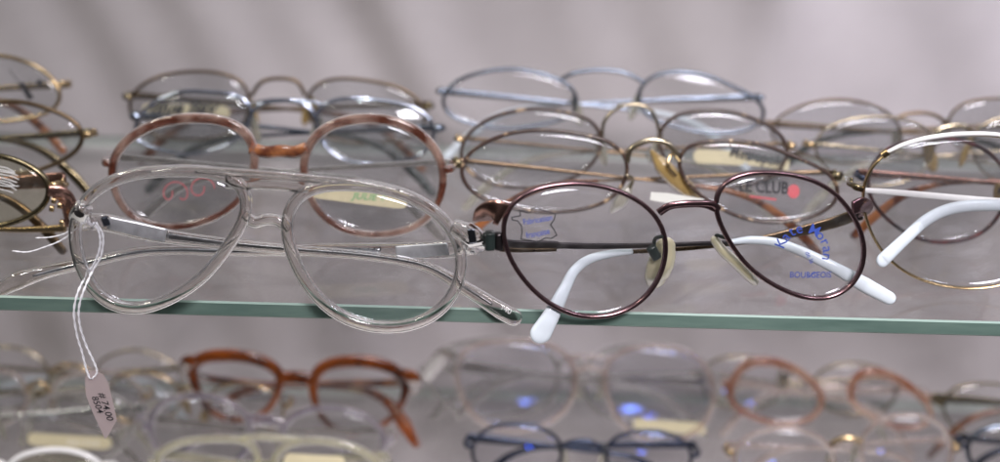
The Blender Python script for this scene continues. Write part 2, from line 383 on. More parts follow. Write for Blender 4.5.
def flat_text(pl, body, u, v, h, Y, mat, name, parent, rot=0, sx=1.0, italic=0.0):
    V, F = txt(body, u, v, h, rot, sx, italic)
    return MB().add([pl.I @ atY(a, b, Y) for a, b in V], F).build(name, mat, parent, False)
flat_text(pl, 'VIENNA 140', 352, 252, 10.5, .0095, steel, 'printed_mark', rtm, rot=3, italic=.3)
flat_text(pl, '140', 506, 309.5, 8, -.0052, inkwhite, 'printed_mark', lt, rot=-30)
# ================= string and tag
th = bpy.data.objects.new('string_tag', None); COL.objects.link(th); th.location = atY(92, 372, -.012)
tag(th, 'small mauve card price tag with handwriting hanging on white thread from the clear aviator', 'price tag')
TI = Plane(92, 372, -.012, 0, 0)
th.matrix_world = TI.M
def strand(pts, w=.75):
    P = crom([TI.I @ atY(*q) for q in pts], 8)
    mb = MB(); 
    for ph in (0, math.pi):
        Q = [p+Vector((math.cos(i*.9+ph)*.22*MM, math.sin(i*.9+ph)*.22*MM, 0)) for i, p in enumerate(P)]
        V, F = sweep(Q, w*.6*MM, w*.6*MM, seg=8); mb.add(V, F)
    return mb.build('thread', threadm, th)
strand([(93, 222, .0), (99, 232, -.002), (100, 246, -.004), (95, 262, -.006), (86, 276, -.008), (78, 292, -.014), (74, 312, -.015), (77, 335, -.014), (82, 352, -.013), (86, 368, -.0125), (90, 379, -.0122)])
strand([(96, 222, .0), (103, 236, -.003), (101, 256, -.005), (92, 272, -.008), (84, 290, -.0135), (79, 308, -.0145), (80, 326, -.014), (86, 345, -.013), (93, 360, -.0125), (97, 372, -.0122), (92, 379, -.0122)])
strand([(74, 226, -.006), (66, 233, -.004), (52, 237, -.003), (36, 238, -.003)], .6)
strand([(76, 230, -.006), (62, 240, -.004), (45, 247, -.0035), (28, 252, -.003), (13, 251, -.003)], .7)
def card(px, Y, th_, mat, name, parent, inv, n=1):
    f = [inv @ atY(u, v, Y) for u, v in px]; b_ = [inv @ atY(u, v, Y+th_) for u, v in px]; k = len(px)
    F = [tuple(range(k))[::-1], tuple(range(k, 2*k))]+[(i, (i+1) % k, (i+1) % k+k, i+k) for i in range(k)]
    return MB().add(f+b_, F).build(name, mat, parent, False)
cp = [(85, 378), (88, 372), (95, 370), (103, 374), (107.5, 381), (112, 397), (117, 420), (108, 436), (105, 439), (100, 428), (92, 411), (85.5, 394)]
cpo = card(cp, -.0122, .0004, tagp, 'card', th, TI.I)
flat_text(TI, '# 74.00', 105.5, 406, 9.5, -.0126, ink, 'handwriting', cpo, rot=-72, italic=.3)
flat_text(TI, '8504', 97, 404, 9, -.0126, ink, 'handwriting', cpo, rot=-70, italic=.3)
# ================= B burgundy round
B = eyeglasses('round burgundy metal eyeglasses with white tips and blue lens printing', UP,
    [(503, 222), (511, 205), (528, 192), (552, 185), (580, 183), (611, 188), (639, 201), (656, 216), (665, 236), (665, 260), (656, 284), (640, 302), (618, 313.5), (591, 317), (566, 312.5), (542, 298), (521, 277), (507, 252)],
    [(716, 194), (724, 183), (745, 174), (772, 172), (804, 177), (831, 190), (850, 210), (862, 235), (864, 259), (856, 280), (841, 293), (817, 299), (792, 294), (765, 280), (741, 259), (724, 233), (717, 212)],
    -.006, 4, 9, rim=burg, rw=1.7, rd=2.4, rex=2.6, lens=lensm, pads=False, ends=(0, 0), custom_temples=True, sag=2.6, anchor=(591, 317),
    bridge=[([(658, 212, 0), (668, 206, -1), (682, 203.5, -1.6), (700, 203, -1.6), (712, 204, -1), (719, 209, 0)], 2.2, 1.6), ([(660, 214, .4), (671, 207.5, 1.0), (688, 205.5, 1.2), (704, 206, 1.0), (717, 211, .4)], 1.5, 1.4)])
pl, rt = B['plane'], B['root']
e1 = tube_px(pl, [(503, 215, -.0155), (496, 212, -.016), (487, 214, -.013), (484, 219, -.006)], [8, 8.6, 8.6, 8], [1.5, 1.6, 1.6, 1.6], copper, 'end_piece', rt, ex=5)
tube_px(pl, [(490, 232, -.008), (490, 249, -.008)], [3.4, 3.6], 3.4, greendark, 'hinge', e1, ex=3)
tube_px(pl, [(499, 233, -.007), (499, 249, -.007)], [2.6, 2.8], 3, dark_m, 'hinge', e1, ex=3)
e2 = tube_px(pl, [(853, 208, .016), (861, 205, .018), (866, 208, .022), (864, 214, .027)], [5, 6, 6, 5], 1.5, burg, 'end_piece', rt, ex=4)
tube_px(pl, [(858, 208, .028), (859, 219, .028)], 3, 3, dark_m, 'hinge', e2)
lt = tube_px(pl, [(492, 242, -.004), (515, 244.5, .0), (553, 245, .004), (562, 245.5, .005), (600, 246, .009), (660, 245, .016), (736, 242, .024)], [4.0, 3.2, 3.0, 2.2, 2.2, 1.7, 1.5], [1.4, 1.4, 1.3, 1.3, 1.2, 1.2, 1.2], dark_m, 'temple', rt, ex=4)
tube_px(pl, [(730, 242, .023), (752, 240, .025), (778, 243, .024), (805, 253, .021), (835, 268, .018), (865, 285, .012), (889, 298, .007)], [1.8, 3.0, 3.4, 3.6, 4.2, 5.6, 4.8], [2, 2.4, 2.4, 2.4, 2.6, 2.8, 2], whitep, 'temple_tip', lt)
tube_px(pl, [(500, 249, -.0045), (520, 250, -.0015), (556, 249.5, .0025)], [1.8, 1.6, 1.2], 1.4, brown_m, 'hinge_plate', lt, ex=4)
rtm = tube_px(pl, [(860, 213, .030), (835, 222, .031), (800, 231, .030), (760, 239, .028), (700, 247, .024), (660, 250, .019), (628, 252, .016)], [4.8, 4.6, 4.0, 2.4, 1.7, 1.5, 1.4], [1.4, 1.4, 1.3, 1.2, 1.2, 1.2, 1.2], brown_m, 'temple', rt, ex=4)
tube_px(pl, [(632, 251.5, .0165), (612, 253.5, .014), (590, 259, .011), (575, 270, .007), (565, 288, .000), (553, 312, -.006), (541, 333, -.008)], [1.9, 2.8, 3.4, 3.8, 4.4, 6.0, 7.8], [2, 2.4, 2.4, 2.4, 2.6, 2.8, 2], whitep, 'temple_tip', rtm)
def pad_px(pl, rt, pts, w, d, mat, armpts, armmat):
    p = tube_px(pl, pts, w, d, mat, 'nose_pad', rt, ex=2.2); tube_px(pl, armpts, 1.3, 1.3, armmat, 'pad_arm', p); return p
pd = pad_px(pl, rt, [(665, 247, .006), (663, 256, .006), (660, 266, .006), (657, 276, .007), (656, 281, .008)], [7.5, 9.4, 9.8, 9, 7], [2.4, 2.8, 3, 2.8, 2.2], padm, [(664, 236, -.001), (655, 239, .003), (655, 250, .005), (660, 254, .005)], greendark)
tube_px(pl, [(651, 247, .002), (657, 258, .003)], [3.5, 3.5], 2.5, greendark, 'screw_box', pd)
pad_px(pl, rt, [(715, 240, .010), (722, 250, .009), (735, 262, .009), (748, 275, .009), (754, 281, .010)], [3.2, 3.6, 3.8, 3.6, 3.0], [4, 6, 7, 6, 4], padm, [(726, 238, .006), (716, 236, .010), (721, 250, .013), (732, 258, .013)], greendark)
lo, info = B['lens'][0]
fr = [(511.5, 217), (520, 215), (519.5, 210), (524, 210.5), (527, 212), (531, 211), (531, 208), (537, 206), (541, 209), (549, 211), (554.5, 212.5), (553, 218), (549.5, 223), (553, 228), (555.5, 233), (550, 236.5), (544, 236), (540, 238.5), (536, 241), (530, 239), (524, 238.5), (520.5, 238), (521.5, 231), (521, 225), (517, 220), (512, 219.5)]
decal(pl, info, lo, [linep(fr, 1.05, True)], ink, 'printed_outline')
decal(pl, info, lo, [txt('Fabrication', 537, 218.6, 8, 11, .82), txt('française', 537, 231.8, 8.4, 13, .8)], inkblue, 'printed_text')
lo, info = B['lens'][1]
decal(pl, info, lo, arctext('Kate Moran', 801, 250, 24, 158, -12, 15)+[txt('BOURGEOIS', 809, 273.5, 9, 0, .85), txt('de la', 807, 255, 7, -62)]+[linep([(806, 276), (811, 272), (815, 270.5)], .9)], inkblue, 'printed_text')
# ================= C gold round with white brow
Cc = eyeglasses('big round gold eyeglasses with a white enamel brow bar and thick white temple tips', UP,
    [(863, 190), (868, 172), (880, 158), (900, 146), (928, 138), (962, 134.5), (1000, 136), (1035, 146), (1060, 170), (1068, 200), (1062, 235), (1042, 263), (1012, 282), (975, 289), (943, 286), (914, 277), (890, 261), (873, 238), (865, 214)],
    [(1113, 190), (1120, 172), (1135, 158), (1155, 148), (1185, 142), (1215, 142), (1250, 150), (1275, 170), (1288, 200), (1282, 235), (1262, 263), (1232, 282), (1195, 289), (1163, 286), (1140, 275), (1122, 250), (1114, 220)],
    .022, 5, 0, rim=gold, rw=1.1, rd=2.0, lens=lensm, pads=True, padmat=padm, ends=(1, 1), custom_temples=True, end_mat=olivegold, end_w=3.6, anchor=(975, 289),
    bridge=[[(1066, 185), (1080, 168), (1100, 168), (1114, 185)]])
pl, rt = Cc['plane'], Cc['root']
tube_px(pl, [(886, 152.5, .0235), (905, 144, .0235), (930, 137.5, .0235), (962, 134, .0235), (1000, 135, .0235), (1034, 145, .0235)], [1.0, 1.5, 1.7, 1.7, 1.5, 1.0], 2.0, whitee, 'brow_bar', rt)
tube_px(pl, [(882, 156, .0225), (888, 151.5, .0225)], 2.8, 2.8, gold, 'brow_clip', rt)
lt = tube_px(pl, [(862, 190, .028), (890, 192, .031), (930, 195.5, .034), (970, 199, .036), (1010, 202, .037), (1060, 206, .038), (1120, 210, .038)], [1.8, 2.2, 2.4, 2.4, 2.3, 2.0, 2], 1.4, whitee, 'temple', rt, ex=3)
tube_px(pl, [(1115, 210, .038), (1150, 213, .038), (1190, 235, .036), (1215, 270, .034)], [2, 4, 4.5, 5], 2.4, whitep, 'temple_tip', lt)
rtm = tube_px(pl, [(1285, 205, .032), (1240, 206, .038), (1180, 208, .042), (1120, 206, .043), (1040, 203, .040)], [3, 3, 2.6, 2.2, 2], 1.4, whitee, 'temple', rt)
tube_px(pl, [(1050, 203, .039), (1000, 205, .034), (968, 206, .032), (945, 210.5, .030), (925, 221, .027), (906, 238, .021), (888, 255, .016), (883, 260, .015)], [2.4, 4.4, 4.4, 4.4, 4.4, 4.4, 5, 5.2], [2, 3, 3, 3, 3, 3, 3, 2], whitep, 'temple_tip', rtm)
# ================= D rose tortoise
D = eyeglasses('rounded rose tortoise plastic eyeglasses with an orange keyhole bridge behind the clear aviator', UP,
    [(112, 165), (121, 146), (145, 128), (175, 119), (208, 118), (238, 126), (253, 143), (255, 168), (245, 194), (222, 214), (190, 226), (160, 227), (132, 217), (116, 195)],
    [(303, 165), (309, 145), (325, 128), (352, 119), (388, 119), (417, 131), (438, 152), (444, 179), (438, 205), (421, 224), (392, 234), (361, 234), (332, 224), (310, 200)],
    .055, 7, 0, rim=tortpink, rtop=.25, rw=3.4, rd=3.6, rex=2.8, lens=lensg, pads=False, end_w=5, end_mat=tortpink, temple=greyc, tw=1.8, td=2.0, tip=greyc, tipw=4, back=9,
    bridge=[([(250, 148), (265, 152), (280, 151), (295, 152), (307, 148)], 5, 3.6)], bridge_mat=tortbrown)
pl = D['plane']; lo, info = D['lens'][0]
decal(pl, info, lo, [linep([(165+8*math.cos(t*.5)+t*1.2, 190+9*math.sin(t*.5)) for t in range(18)], .9), linep([(196+9*math.cos(t*.5)+t*.8, 186+9*math.sin(t*.5)) for t in range(14)], .9)], inkred, 'printed_text')
lo, info = D['lens'][1]
decal(pl, info, lo, [rectp(310, 187, 408, 203, -7, rnd=3)], stick, 'sticker')
decal(pl, info, lo, [txt('JULIE 1', 369, 196, 10, -4, 1.1, .3)], inkgreen, 'printed_text', .0003)
# ================= E silver-blue
E = eyeglasses('shiny silver blue metal eyeglasses with a high arched bridge behind the rose tortoise pair', UP,
    [(134, 132), (143, 111), (163, 97), (186, 91), (219, 92), (244, 98), (252, 110), (246, 130), (230, 144), (208, 152), (181, 155), (154, 148), (139, 142)],
    [(316, 130), (317, 112), (330, 101), (352, 98), (388, 101), (417, 108), (434, 124), (431, 147), (406, 162), (363, 165), (332, 155)],
    .115, 16, 0, rim=silverblue, rw=1.8, rd=2.2, lens=lensg, end_mat=bluem, end_w=5, tip=greendark, temple=bluem, padmat=padclear, sag=2.3,
    bridge=[([(247, 124), (256, 108), (270, 102), (292, 101), (308, 107), (317, 122)], 2.0, 2.0), ([(250, 104), (270, 100), (295, 100), (322, 104)], 1.3, 1.6)])
# ================= F brown gold rear
F_ = eyeglasses('brown gold squared metal eyeglasses with a yellow sticker, rearmost on the left of the wall', UP,
    [(132, 95), (147, 81), (172, 73), (204, 71), (233, 76), (249, 91), (248, 114), (238, 132), (205, 140), (160, 138), (135, 122), (129, 108)],
    [(307, 97), (316, 85), (338, 78), (366, 80), (399, 87), (420, 101), (427, 120), (414, 137), (375, 144), (335, 141), (312, 125)],
    .145, 12, 0, rim=brown_m, rw=1.5, rd=2.0, lens=lensg, end_mat=olivegold, end_w=4, tip=tortbrown, padmat=padamber,
    bridge=[([(251, 96), (262, 82), (280, 78.5), (297, 82), (306, 96)], 1.8, 1.8)])
pl = F_['plane']; lo, info = F_['lens'][0]
decal(pl, info, lo, [rectp(143, 104, 230, 119, -2, rnd=4)], stick, 'sticker')
decal(pl, info, lo, [txt('Blue Bay', 182, 108, 19, -1, 1.0, .4, .035), linep([(160, 106), (172, 100), (184, 99), (194, 105)], 1.2)], ink, 'printed_text', .0004)
# ================= G blue grey oval rear
G = eyeglasses('blue grey metal oval eyeglasses leaning back, rearmost in the middle against the wall', UP,
    [(441, 102), (451, 85), (473, 74), (500, 69), (528, 70), (556, 78), (574, 90), (578, 106), (566, 118), (538, 126), (504, 129), (474, 125), (450, 115)],
    [(637, 97), (645, 81), (666, 72), (692, 72), (720, 80), (744, 92), (761, 103), (765, 117), (750, 129), (721, 134), (687, 130), (655, 120), (641, 109)],
    .142, 15, 0, rim=bluem, rw=1.7, rd=2.2, lens=lensm, end_mat=bluem, end_w=3, tip=whitep, temple=bluem, padmat=padclear,
    bridge=[([(560, 80), (575, 73), (600, 70), (625, 73), (645, 83)], 1.8, 2.0)], ends=(1, 1))
# ================= H gold/tortoise oval
H_ = eyeglasses('striped thin rimmed oval eyeglasses with a tall round gold bridge and Metropolis sticker', UP,
    [(459, 155), (468, 134), (490, 118), (518, 110), (545, 108.5), (573, 113), (594, 123), (602, 138), (598, 155), (584, 172), (559, 184), (528, 188.5), (497, 186), (472, 175)],
    [(660, 132), (667, 121), (687, 112), (714, 110), (742, 114), (766, 124), (784, 138), (788, 156), (776, 174), (750, 186), (715, 189), (684, 180), (665, 160), (659, 145)],
    .098, 14, 0, rim=tortrim, rw=1.6, rd=2.0, lens=lensg, end_mat=gold, end_w=3.4, tip=padclear, temple=brown_m, tw=1.2, padmat=padclear,
    bridge=[([(602, 138), (605, 120), (621, 106.5), (640, 105), (653, 113), (660, 134)], 1.5, 2.2)], bridge_mat=palegold)
pl = H_['plane']; lo, info = H_['lens'][1]
decal(pl, info, lo, [rectp(693, 150, 746, 164, -3, rnd=4), rectp(746, 162, 785, 167, -8), rectp(781, 160, 789, 170, -6)], stick, 'sticker')
decal(pl, info, lo, [txt('Metropolis', 757, 157, 16, -12, .8, 0, .02), txt('PARIS', 768, 169, 5, -8)], ink, 'printed_text', .0004)
# ================= I striped tortoise front row
I_ = eyeglasses('wide oval eyeglasses with big amber nose pads right behind the burgundy pair', UP,
    [(460, 173), (465, 158), (483, 144), (504, 134), (532, 130.5), (560, 131), (588, 135), (611, 143), (625, 155), (628, 170), (621, 188), (604, 203), (580, 210), (550, 212.5), (520, 210), (490, 202), (470, 190)],
    [(679, 156), (688, 146), (711, 141), (739, 140), (766, 146), (794, 156), (820, 168), (838, 184), (836, 203), (812, 217), (780, 223), (749, 220), (718, 208), (692, 188), (680, 171)],
    .062, 12, 0, rim=tortrim, rw=1.6, rd=2.0, lens=lensm, end_mat=olivegold, end_w=5.5, temple=brown_m, tip=tortbrown, tw=1.3, tipw=3.6, pads=False,
    bridge=[([(627, 162), (630, 150), (643, 142), (655, 140), (668, 144), (679, 156)], 2.4, 2.6)], bridge_mat=palegold)
pl, rt = I_['plane'], I_['root']
pad_px(pl, rt, [(652, 152, .072), (662, 165, .070), (675, 178, .069), (688, 190, .069), (698, 199, .070)], [2, 6.5, 7.5, 6.5, 2], [2.5, 5, 6, 5, 2.5], padamber, [(680, 162, .065), (672, 154, .068), (668, 166, .066), (676, 176, .066)], gold)
pad_px(pl, rt, [(631, 184, .070), (626, 193, .069), (619, 203, .069), (612, 211, .070)], [2, 5, 5.5, 2], [2, 4, 4, 2], padclear, [(626, 175, .063), (633, 179, .067), (630, 188, .068)], palegold)
lo, info = I_['lens'][1]
decal(pl, info, lo, [txt('LE CLUB', 763, 187, 17, -3, .78, 0, .02)], ink, 'printed_text')
decal(pl, info, lo, [blob(793, 191, 6, 7), linep([(750, 196), (775, 199)], 2)], inkred, 'printed_emblem')
# ================= J rear right
J = eyeglasses('dark thin round metal eyeglasses, rearmost on the right near the wall', UP,
    [(771, 126), (788, 111), (812, 102), (840, 99), (868, 103), (890, 114), (902, 130), (899, 148), (880, 160), (850, 164), (815, 159), (785, 148), (772, 138)],
    [(947, 122), (957, 107), (977, 99.5), (1002, 98), (1032, 103), (1055, 115), (1066, 132), (1060, 150), (1035, 162), (1005, 164), (975, 156), (952, 142)],
    .140, 13, 0, rim=brown_m, rw=1.2, rd=1.8, lens=lensg, end_mat=brown_m, tip=greendark,
    bridge=[([(895, 119), (908, 114), (925, 113), (939, 117), (948, 126)], 1.8, 1.8)])
K = eyeglasses('faint pale gold oval eyeglasses with shiny gold bridge below the dark rearmost right pair', UP,
    [(814, 150), (820, 133), (840, 121), (868, 116), (902, 118), (927, 128), (935, 143), (930, 163), (914, 178), (888, 186), (854, 184), (828, 171)],
    [(972, 150), (975, 132), (990, 120), (1015, 116), (1050, 120), (1075, 135), (1083, 155), (1072, 175), (1040, 188), (1005, 185), (980, 170)],
    .112, 15, 0, rim=palegold, rw=1.0, rd=1.6, lens=lensg, end_mat=gold, end_w=3.4, tip=padclear, tw=1.4, padmat=padamber,
    bridge=[([(933, 138), (938, 130), (950, 126), (963, 126), (973, 134)], 2.2, 2.4)], bridge_mat=palegold)
Nn = eyeglasses('dark red and blue speckled thin rimmed round eyeglasses seen through the big gold round pair', UP,
    [(867, 180), (876, 158), (896, 144), (925, 138), (957, 139), (985, 149), (1003, 167), (1008, 190), (1000, 215), (980, 235), (950, 243), (920, 240), (893, 225), (873, 204)],
    [(1050, 185), (1058, 160), (1078, 146), (1108, 140), (1140, 142), (1165, 155), (1180, 178), (1178, 208), (1160, 232), (1128, 243), (1095, 238), (1065, 220)],
    .066, 6, 0, rim=black_m, rw=1.5, rd=2.0, lens=lensm, end_mat=navym, end_w=3.5, tip=tortbrown, temple=copper, padmat=padamber,
    bridge=[([(1005, 175), (1018, 165), (1036, 165), (1051, 178)], 2, 2)])
O_ = eyeglasses('gold oval eyeglasses with a black printed emblem on the lens, rearmost at the far left', UP,
    [(-235, 95), (-222, 72), (-195, 58), (-160, 55), (-130, 63), (-112, 82), (-112, 103), (-130, 117), (-165, 122), (-205, 118), (-228, 108)],
    [(-66, 92), (-55, 70), (-30, 57), (0, 55), (28, 62), (49, 75), (61, 92), (56, 108), (32, 118), (0, 122), (-35, 118), (-58, 108)],
    .125, 18, 0, rim=gold, rw=1.7, rd=2, lens=lensg, end_mat=gold, end_w=3.6, tip=tortbrown, bridge=[([(-112, 90), (-100, 76), (-80, 75), (-66, 88)], 2, 2)])
pl = O_['plane']; lo, info = O_['lens'][1]
decal(pl, info, lo, [linep([(10, 70), (21, 84)], .8), ([(19.5, 84), (24, 82), (35, 98), (29, 100)], [(0, 1, 2, 3)]), blob(40, 83, 3.4, 3.6), linep([(31, 80), (30, 84), (34, 88), (40, 88)], .9)], ink, 'printed_emblem')
P_ = eyeglasses('gold brown thin oval eyeglasses with dark nose pads, middle pair at the far left', UP,
    [(-200, 135), (-190, 115), (-165, 103), (-130, 101), (-100, 108), (-82, 125), (-80, 147), (-98, 165), (-135, 175), (-175, 168), (-195, 152)],
    [(-50, 135), (-40, 115), (-18, 103), (5, 101), (30, 103), (57, 112), (78, 124), (84, 138), (74, 153), (48, 168), (12, 175), (-22, 170), (-44, 156)],
    .088, 12, 0, rim=brown_m, rw=1.9, rd=2, lens=lensm, end_mat=gold, end_w=4, tip=olivegold, temple=olivegold, padmat=greendark, bridge=[([(-80, 130), (-72, 118), (-60, 118), (-50, 130)], 2, 2)])
Q_ = eyeglasses('yellowed clear eyeglasses with ornate gold hinge, frontmost at the far left beside the aviator', UP,
    [(-235, 190), (-222, 168), (-195, 156), (-160, 154), (-130, 162), (-112, 180), (-112, 202), (-130, 220), (-165, 228), (-205, 222), (-228, 210)],
    [(-68, 190), (-56, 168), (-32, 157), (-2, 155), (24, 163), (43, 175), (50, 189), (43, 207), (26, 218), (0, 226), (-30, 226), (-56, 213)],
    .040, 8, 0, rim=olivegold, rw=2.2, rd=2.4, lens=lensy, end_mat=gold, end_w=6.5, tip=brown_m, temple=copper, tw=4, back=8, bridge=[([(-112, 188), (-100, 174), (-80, 174), (-68, 186)], 2, 2)])
pl, rt = Q_['plane'], Q_['root']; lo, info = Q_['lens'][1]
sc = []
for k in range(9):
    x0 = 0+random.random()*8; y0 = 166+k*2.7; sc.append(linep([(x0-6, y0-1), (x0+6+random.random()*4, y0+1+random.random()*2), (x0+14, y0+3+random.random()*3)], .9))
decal(pl, info, lo, sc, inkwhite, 'printed_text')
tube_px(pl, [(-10, 229, .047), (18, 229.5, .047), (45, 229, .047), (66, 228, .047)], [1.6, 2.2, 2.6, 3.2], 2, gold, 'lower_bar', rt, ex=3)
tube_px(pl, [(48, 190, .040), (60, 193, .041), (68, 202, .043), (71, 226, .045)], [4, 6, 6.5, 4], 2.4, copper, 'side_plate', rt, ex=3)
for (a, b_) in ((54, 200), (60, 205), (52, 208), (62, 222)):
    tube_px(pl, [(a-2, b_, .040), (a+2, b_+1, .040)], 2.4, 2.4, gold, 'ornament', rt)
# paper price slip under the wide oval pair
o = bpy.data.objects.new('price_slip', None); COL.objects.link(o); SP = Plane(678, 203, .052, 0, 0); o.matrix_world = SP.M
tag(o, 'blank white paper price slip leaning between burgundy pair and amber nose pads', 'price slip')
card([(651, 192), (668, 193), (704, 199), (706, 207), (672, 204), (650, 200)], .052, .0004, paper, 'paper', o, SP.I)
# ================= lower shelf
LA = eyeglasses('thin gold round eyeglasses at the far left of the lower shelf, behind the string tag', LO,
    [(-48, 385), (-42, 365), (-22, 351), (5, 346), (30, 351), (46, 364), (50, 378), (44, 394), (24, 407), (0, 411), (-28, 405), (-44, 395)],
    [(92, 382), (96, 366), (112, 354), (137, 349), (160, 356), (177, 366), (183, 382), (175, 398), (155, 408), (130, 409), (106, 401), (94, 392)],
    .145, 12, 0, rim=palegold, rw=1.6, rd=2, lens=lensm, end_mat=gold, end_w=4, tip=whitep, temple=palegold,
    bridge=[([(50, 372), (60, 366), (72, 365), (84, 368), (94, 376)], 2.2, 2.2)], bridge_mat=gold)
LQ = eyeglasses('thin grey rimmed eyeglasses with a pale yellow sticker, left end of the lower shelf', LO,
    [(-125, 430), (-118, 408), (-98, 396), (-68, 392), (-35, 394), (-12, 404), (-5, 420), (-12, 444), (-38, 462), (-75, 464), (-108, 454)],
    [(21, 430), (27, 409), (44, 397), (72, 392), (104, 393), (128, 402), (136, 418), (130, 440), (108, 458), (76, 464), (46, 458), (28, 446)],
    .103, 10, 0, rim=greyc, rw=2.0, rd=2.4, lens=lensm, end_mat=purplec, end_w=5, tip=greyc, temple=steel, tw=3, bridge=[([(-5, 418), (2, 412), (12, 412), (21, 420)], 2.2, 2.2)])
pl = LQ['plane']; lo, info = LQ['lens'][1]
decal(pl, info, lo, [rectp(28, 434, 112, 447, -3, rnd=3)], stick, 'sticker')
decal(pl, info, lo, [txt('0 4 1 7 2 4', 84, 442, 7, -3)], inkwhite, 'printed_text', .0004)
LP = eyeglasses('translucent mauve plastic eyeglasses in front of the amber tortoise pair on the lower shelf', LO,
    [(150, 425), (157, 406), (180, 396), (208, 396), (235, 405), (250, 422), (250, 444), (236, 462), (205, 470), (172, 464), (154, 446)],
    [(281, 435), (290, 417), (315, 408), (344, 409), (370, 419), (384, 434), (382, 456), (364, 473), (332, 480), (300, 472), (284, 454)],
    .092, 10, 0, rim=purplec, rw=3.4, rd=3, rex=2.6, lens=lensm, pads=False, end_mat=purplec, end_w=7, tip=purplec, temple=greyc, tw=3, td=2,
    bridge=[([(248, 420), (262, 420), (274, 421), (286, 426)], 6, 3)])
LT = eyeglasses('amber tortoise plastic eyeglasses with a bent brown temple on the lower shelf', LO,
    [(192, 372), (196, 360), (216, 355), (246, 356), (272, 365), (281, 376), (277, 397), (264, 414), (240, 421), (216, 415), (200, 398)],
    [(313, 388), (315, 374), (325, 366), (345, 361), (374, 362), (396, 370), (406, 381), (403, 402), (391, 419), (372, 431), (348, 434), (327, 424), (316, 407)],
    .118, 10, 4, rim=tort, rw=4.0, rtop=.6, rd=3.6, rex=2.8, lens=lensm, pads=False, end_mat=tort, end_w=8, tw=3, td=2.4, tip=tort, temple=tort, ends=(0, 0), custom_temples=True,
    bridge=[([(276, 377), (288, 378), (300, 378), (316, 381)], 7.5, 3.6)])
pl, rt = LT['plane'], LT['root']
tube_px(pl, [(196, 360, .117), (188, 362, .117), (186, 370, .120), (188, 380, .124)], [5, 7, 7.5, 6], 3.6, tort, 'corner', rt, ex=3)
tube_px(pl, [(400, 373, .121), (411, 377, .121), (415, 384, .123), (412, 392, .127)], [5, 7, 7.5, 5], 3.6, tort, 'corner', rt, ex=3)
t1 = tube_px(pl, [(192, 376, .122), (215, 380, .130), (260, 384, .134), (310, 386, .134), (350, 388, .131)], [5, 4.4, 3.4, 3, 3], 2.6, tort, 'temple', rt)
tube_px(pl, [(345, 388, .1315), (370, 392, .128), (388, 403, .122), (402, 421, .113), (416, 444, .104)], [3, 4, 4.6, 5.6, 7, 4], 3, tort, 'temple_tip', t1)
t2 = tube_px(pl, [(410, 378, .122), (395, 383, .132), (340, 383, .139), (290, 385, .139)], [5, 4.6, 3.4, 3], 2.6, tortbrown, 'temple', rt)
tube_px(pl, [(295, 385, .139), (262, 388, .138), (238, 394, .136), (222, 406, .133)], [3, 4, 4.6, 5.5, 3.5], 3, tort, 'temple_tip', t2)
tube_px(pl, [(350, 389, .129), (362, 391, .1275)], 2.4, 2.4, gold, 'wire_core_or_glint', t1)  # gold piece stands in for a highlight on this temple
LCc = eyeglasses('large clear rose plastic eyeglasses in the middle of the lower shelf', LO,
    [(456, 372), (463, 352), (486, 343), (523, 340), (554, 346), (572, 362), (576, 385), (566, 410), (540, 427), (510, 431), (482, 424), (463, 400)],
    [(604, 380), (610, 360), (630, 349), (660, 345), (690, 353), (708, 370), (714, 395), (707, 419), (690, 436), (660, 443), (632, 434), (612, 410)],
    .125, 12, 0, rim=pinkc, rw=3.2, rd=3, rex=2.6, lens=lensb, pads=True, padmat=padclear, end_mat=greyc, end_w=7, temple=greyc, tip=greyc, tw=4, td=2.4,
    bridge=[([(574, 374), (584, 368), (596, 368), (606, 375)], 2.4, 2.4), ([(568, 357), (584, 356), (600, 357), (612, 360)], 2.4, 2.4)])
pl = LCc['plane']; lo, info = LCc['lens'][1]
decal(pl, info, lo, [rectp(633, 420, 706, 432, -5, rnd=3)], stick, 'sticker')
tube_px(pl, [(456, 356, .123), (445, 355, .130), (434, 366, .138), (426, 380, .144)], [6, 8, 8, 5], 2.4, greyc, 'side_shield', LCc['root'])
LD = eyeglasses('small dark blue metal oval eyeglasses at the bottom middle of the lower shelf', LO,
    [(472, 452), (475, 440), (486, 429), (504, 424), (532, 425), (552, 433), (563, 447), (560, 463), (543, 476), (515, 480), (488, 474), (475, 464)],
    [(605, 458), (608, 445), (618, 436), (636, 431), (661, 431), (681, 439), (692, 453), (688, 470), (670, 482), (642, 484), (616, 476)],
    .092, 8, 0, rim=navym, rw=1.7, rd=2, lens=lensb, end_mat=navym, end_w=3.5, tip=navym, temple=navym, tw=2.6,
    bridge=[([(562, 446), (573, 442), (590, 442), (605, 452)], 2.6, 2)])
LE = eyeglasses('amber and rose plastic oval eyeglasses at the right of the lower shelf', LO,
    [(729, 397), (734, 377), (745, 365), (763, 360), (789, 366), (808, 378), (821, 392), (820, 410), (806, 421), (776, 424), (750, 416), (735, 406)],
    [(850, 392), (856, 377), (872, 371), (892, 376), (910, 387), (926, 402), (932, 416), (920, 427), (895, 427), (868, 415), (853, 404)],
    .140, 14, 0, rim=amberc, rtop=.4, rw=3.6, rd=3, rex=2.6, lens=lensm, pads=False, end_mat=amberc, end_w=6, tip=pinkc, temple=pinkc, tw=3, td=2.2,
    bridge=[([(818, 390), (830, 388), (842, 388), (853, 392)], 5, 3)], bridge_mat=pinkc)
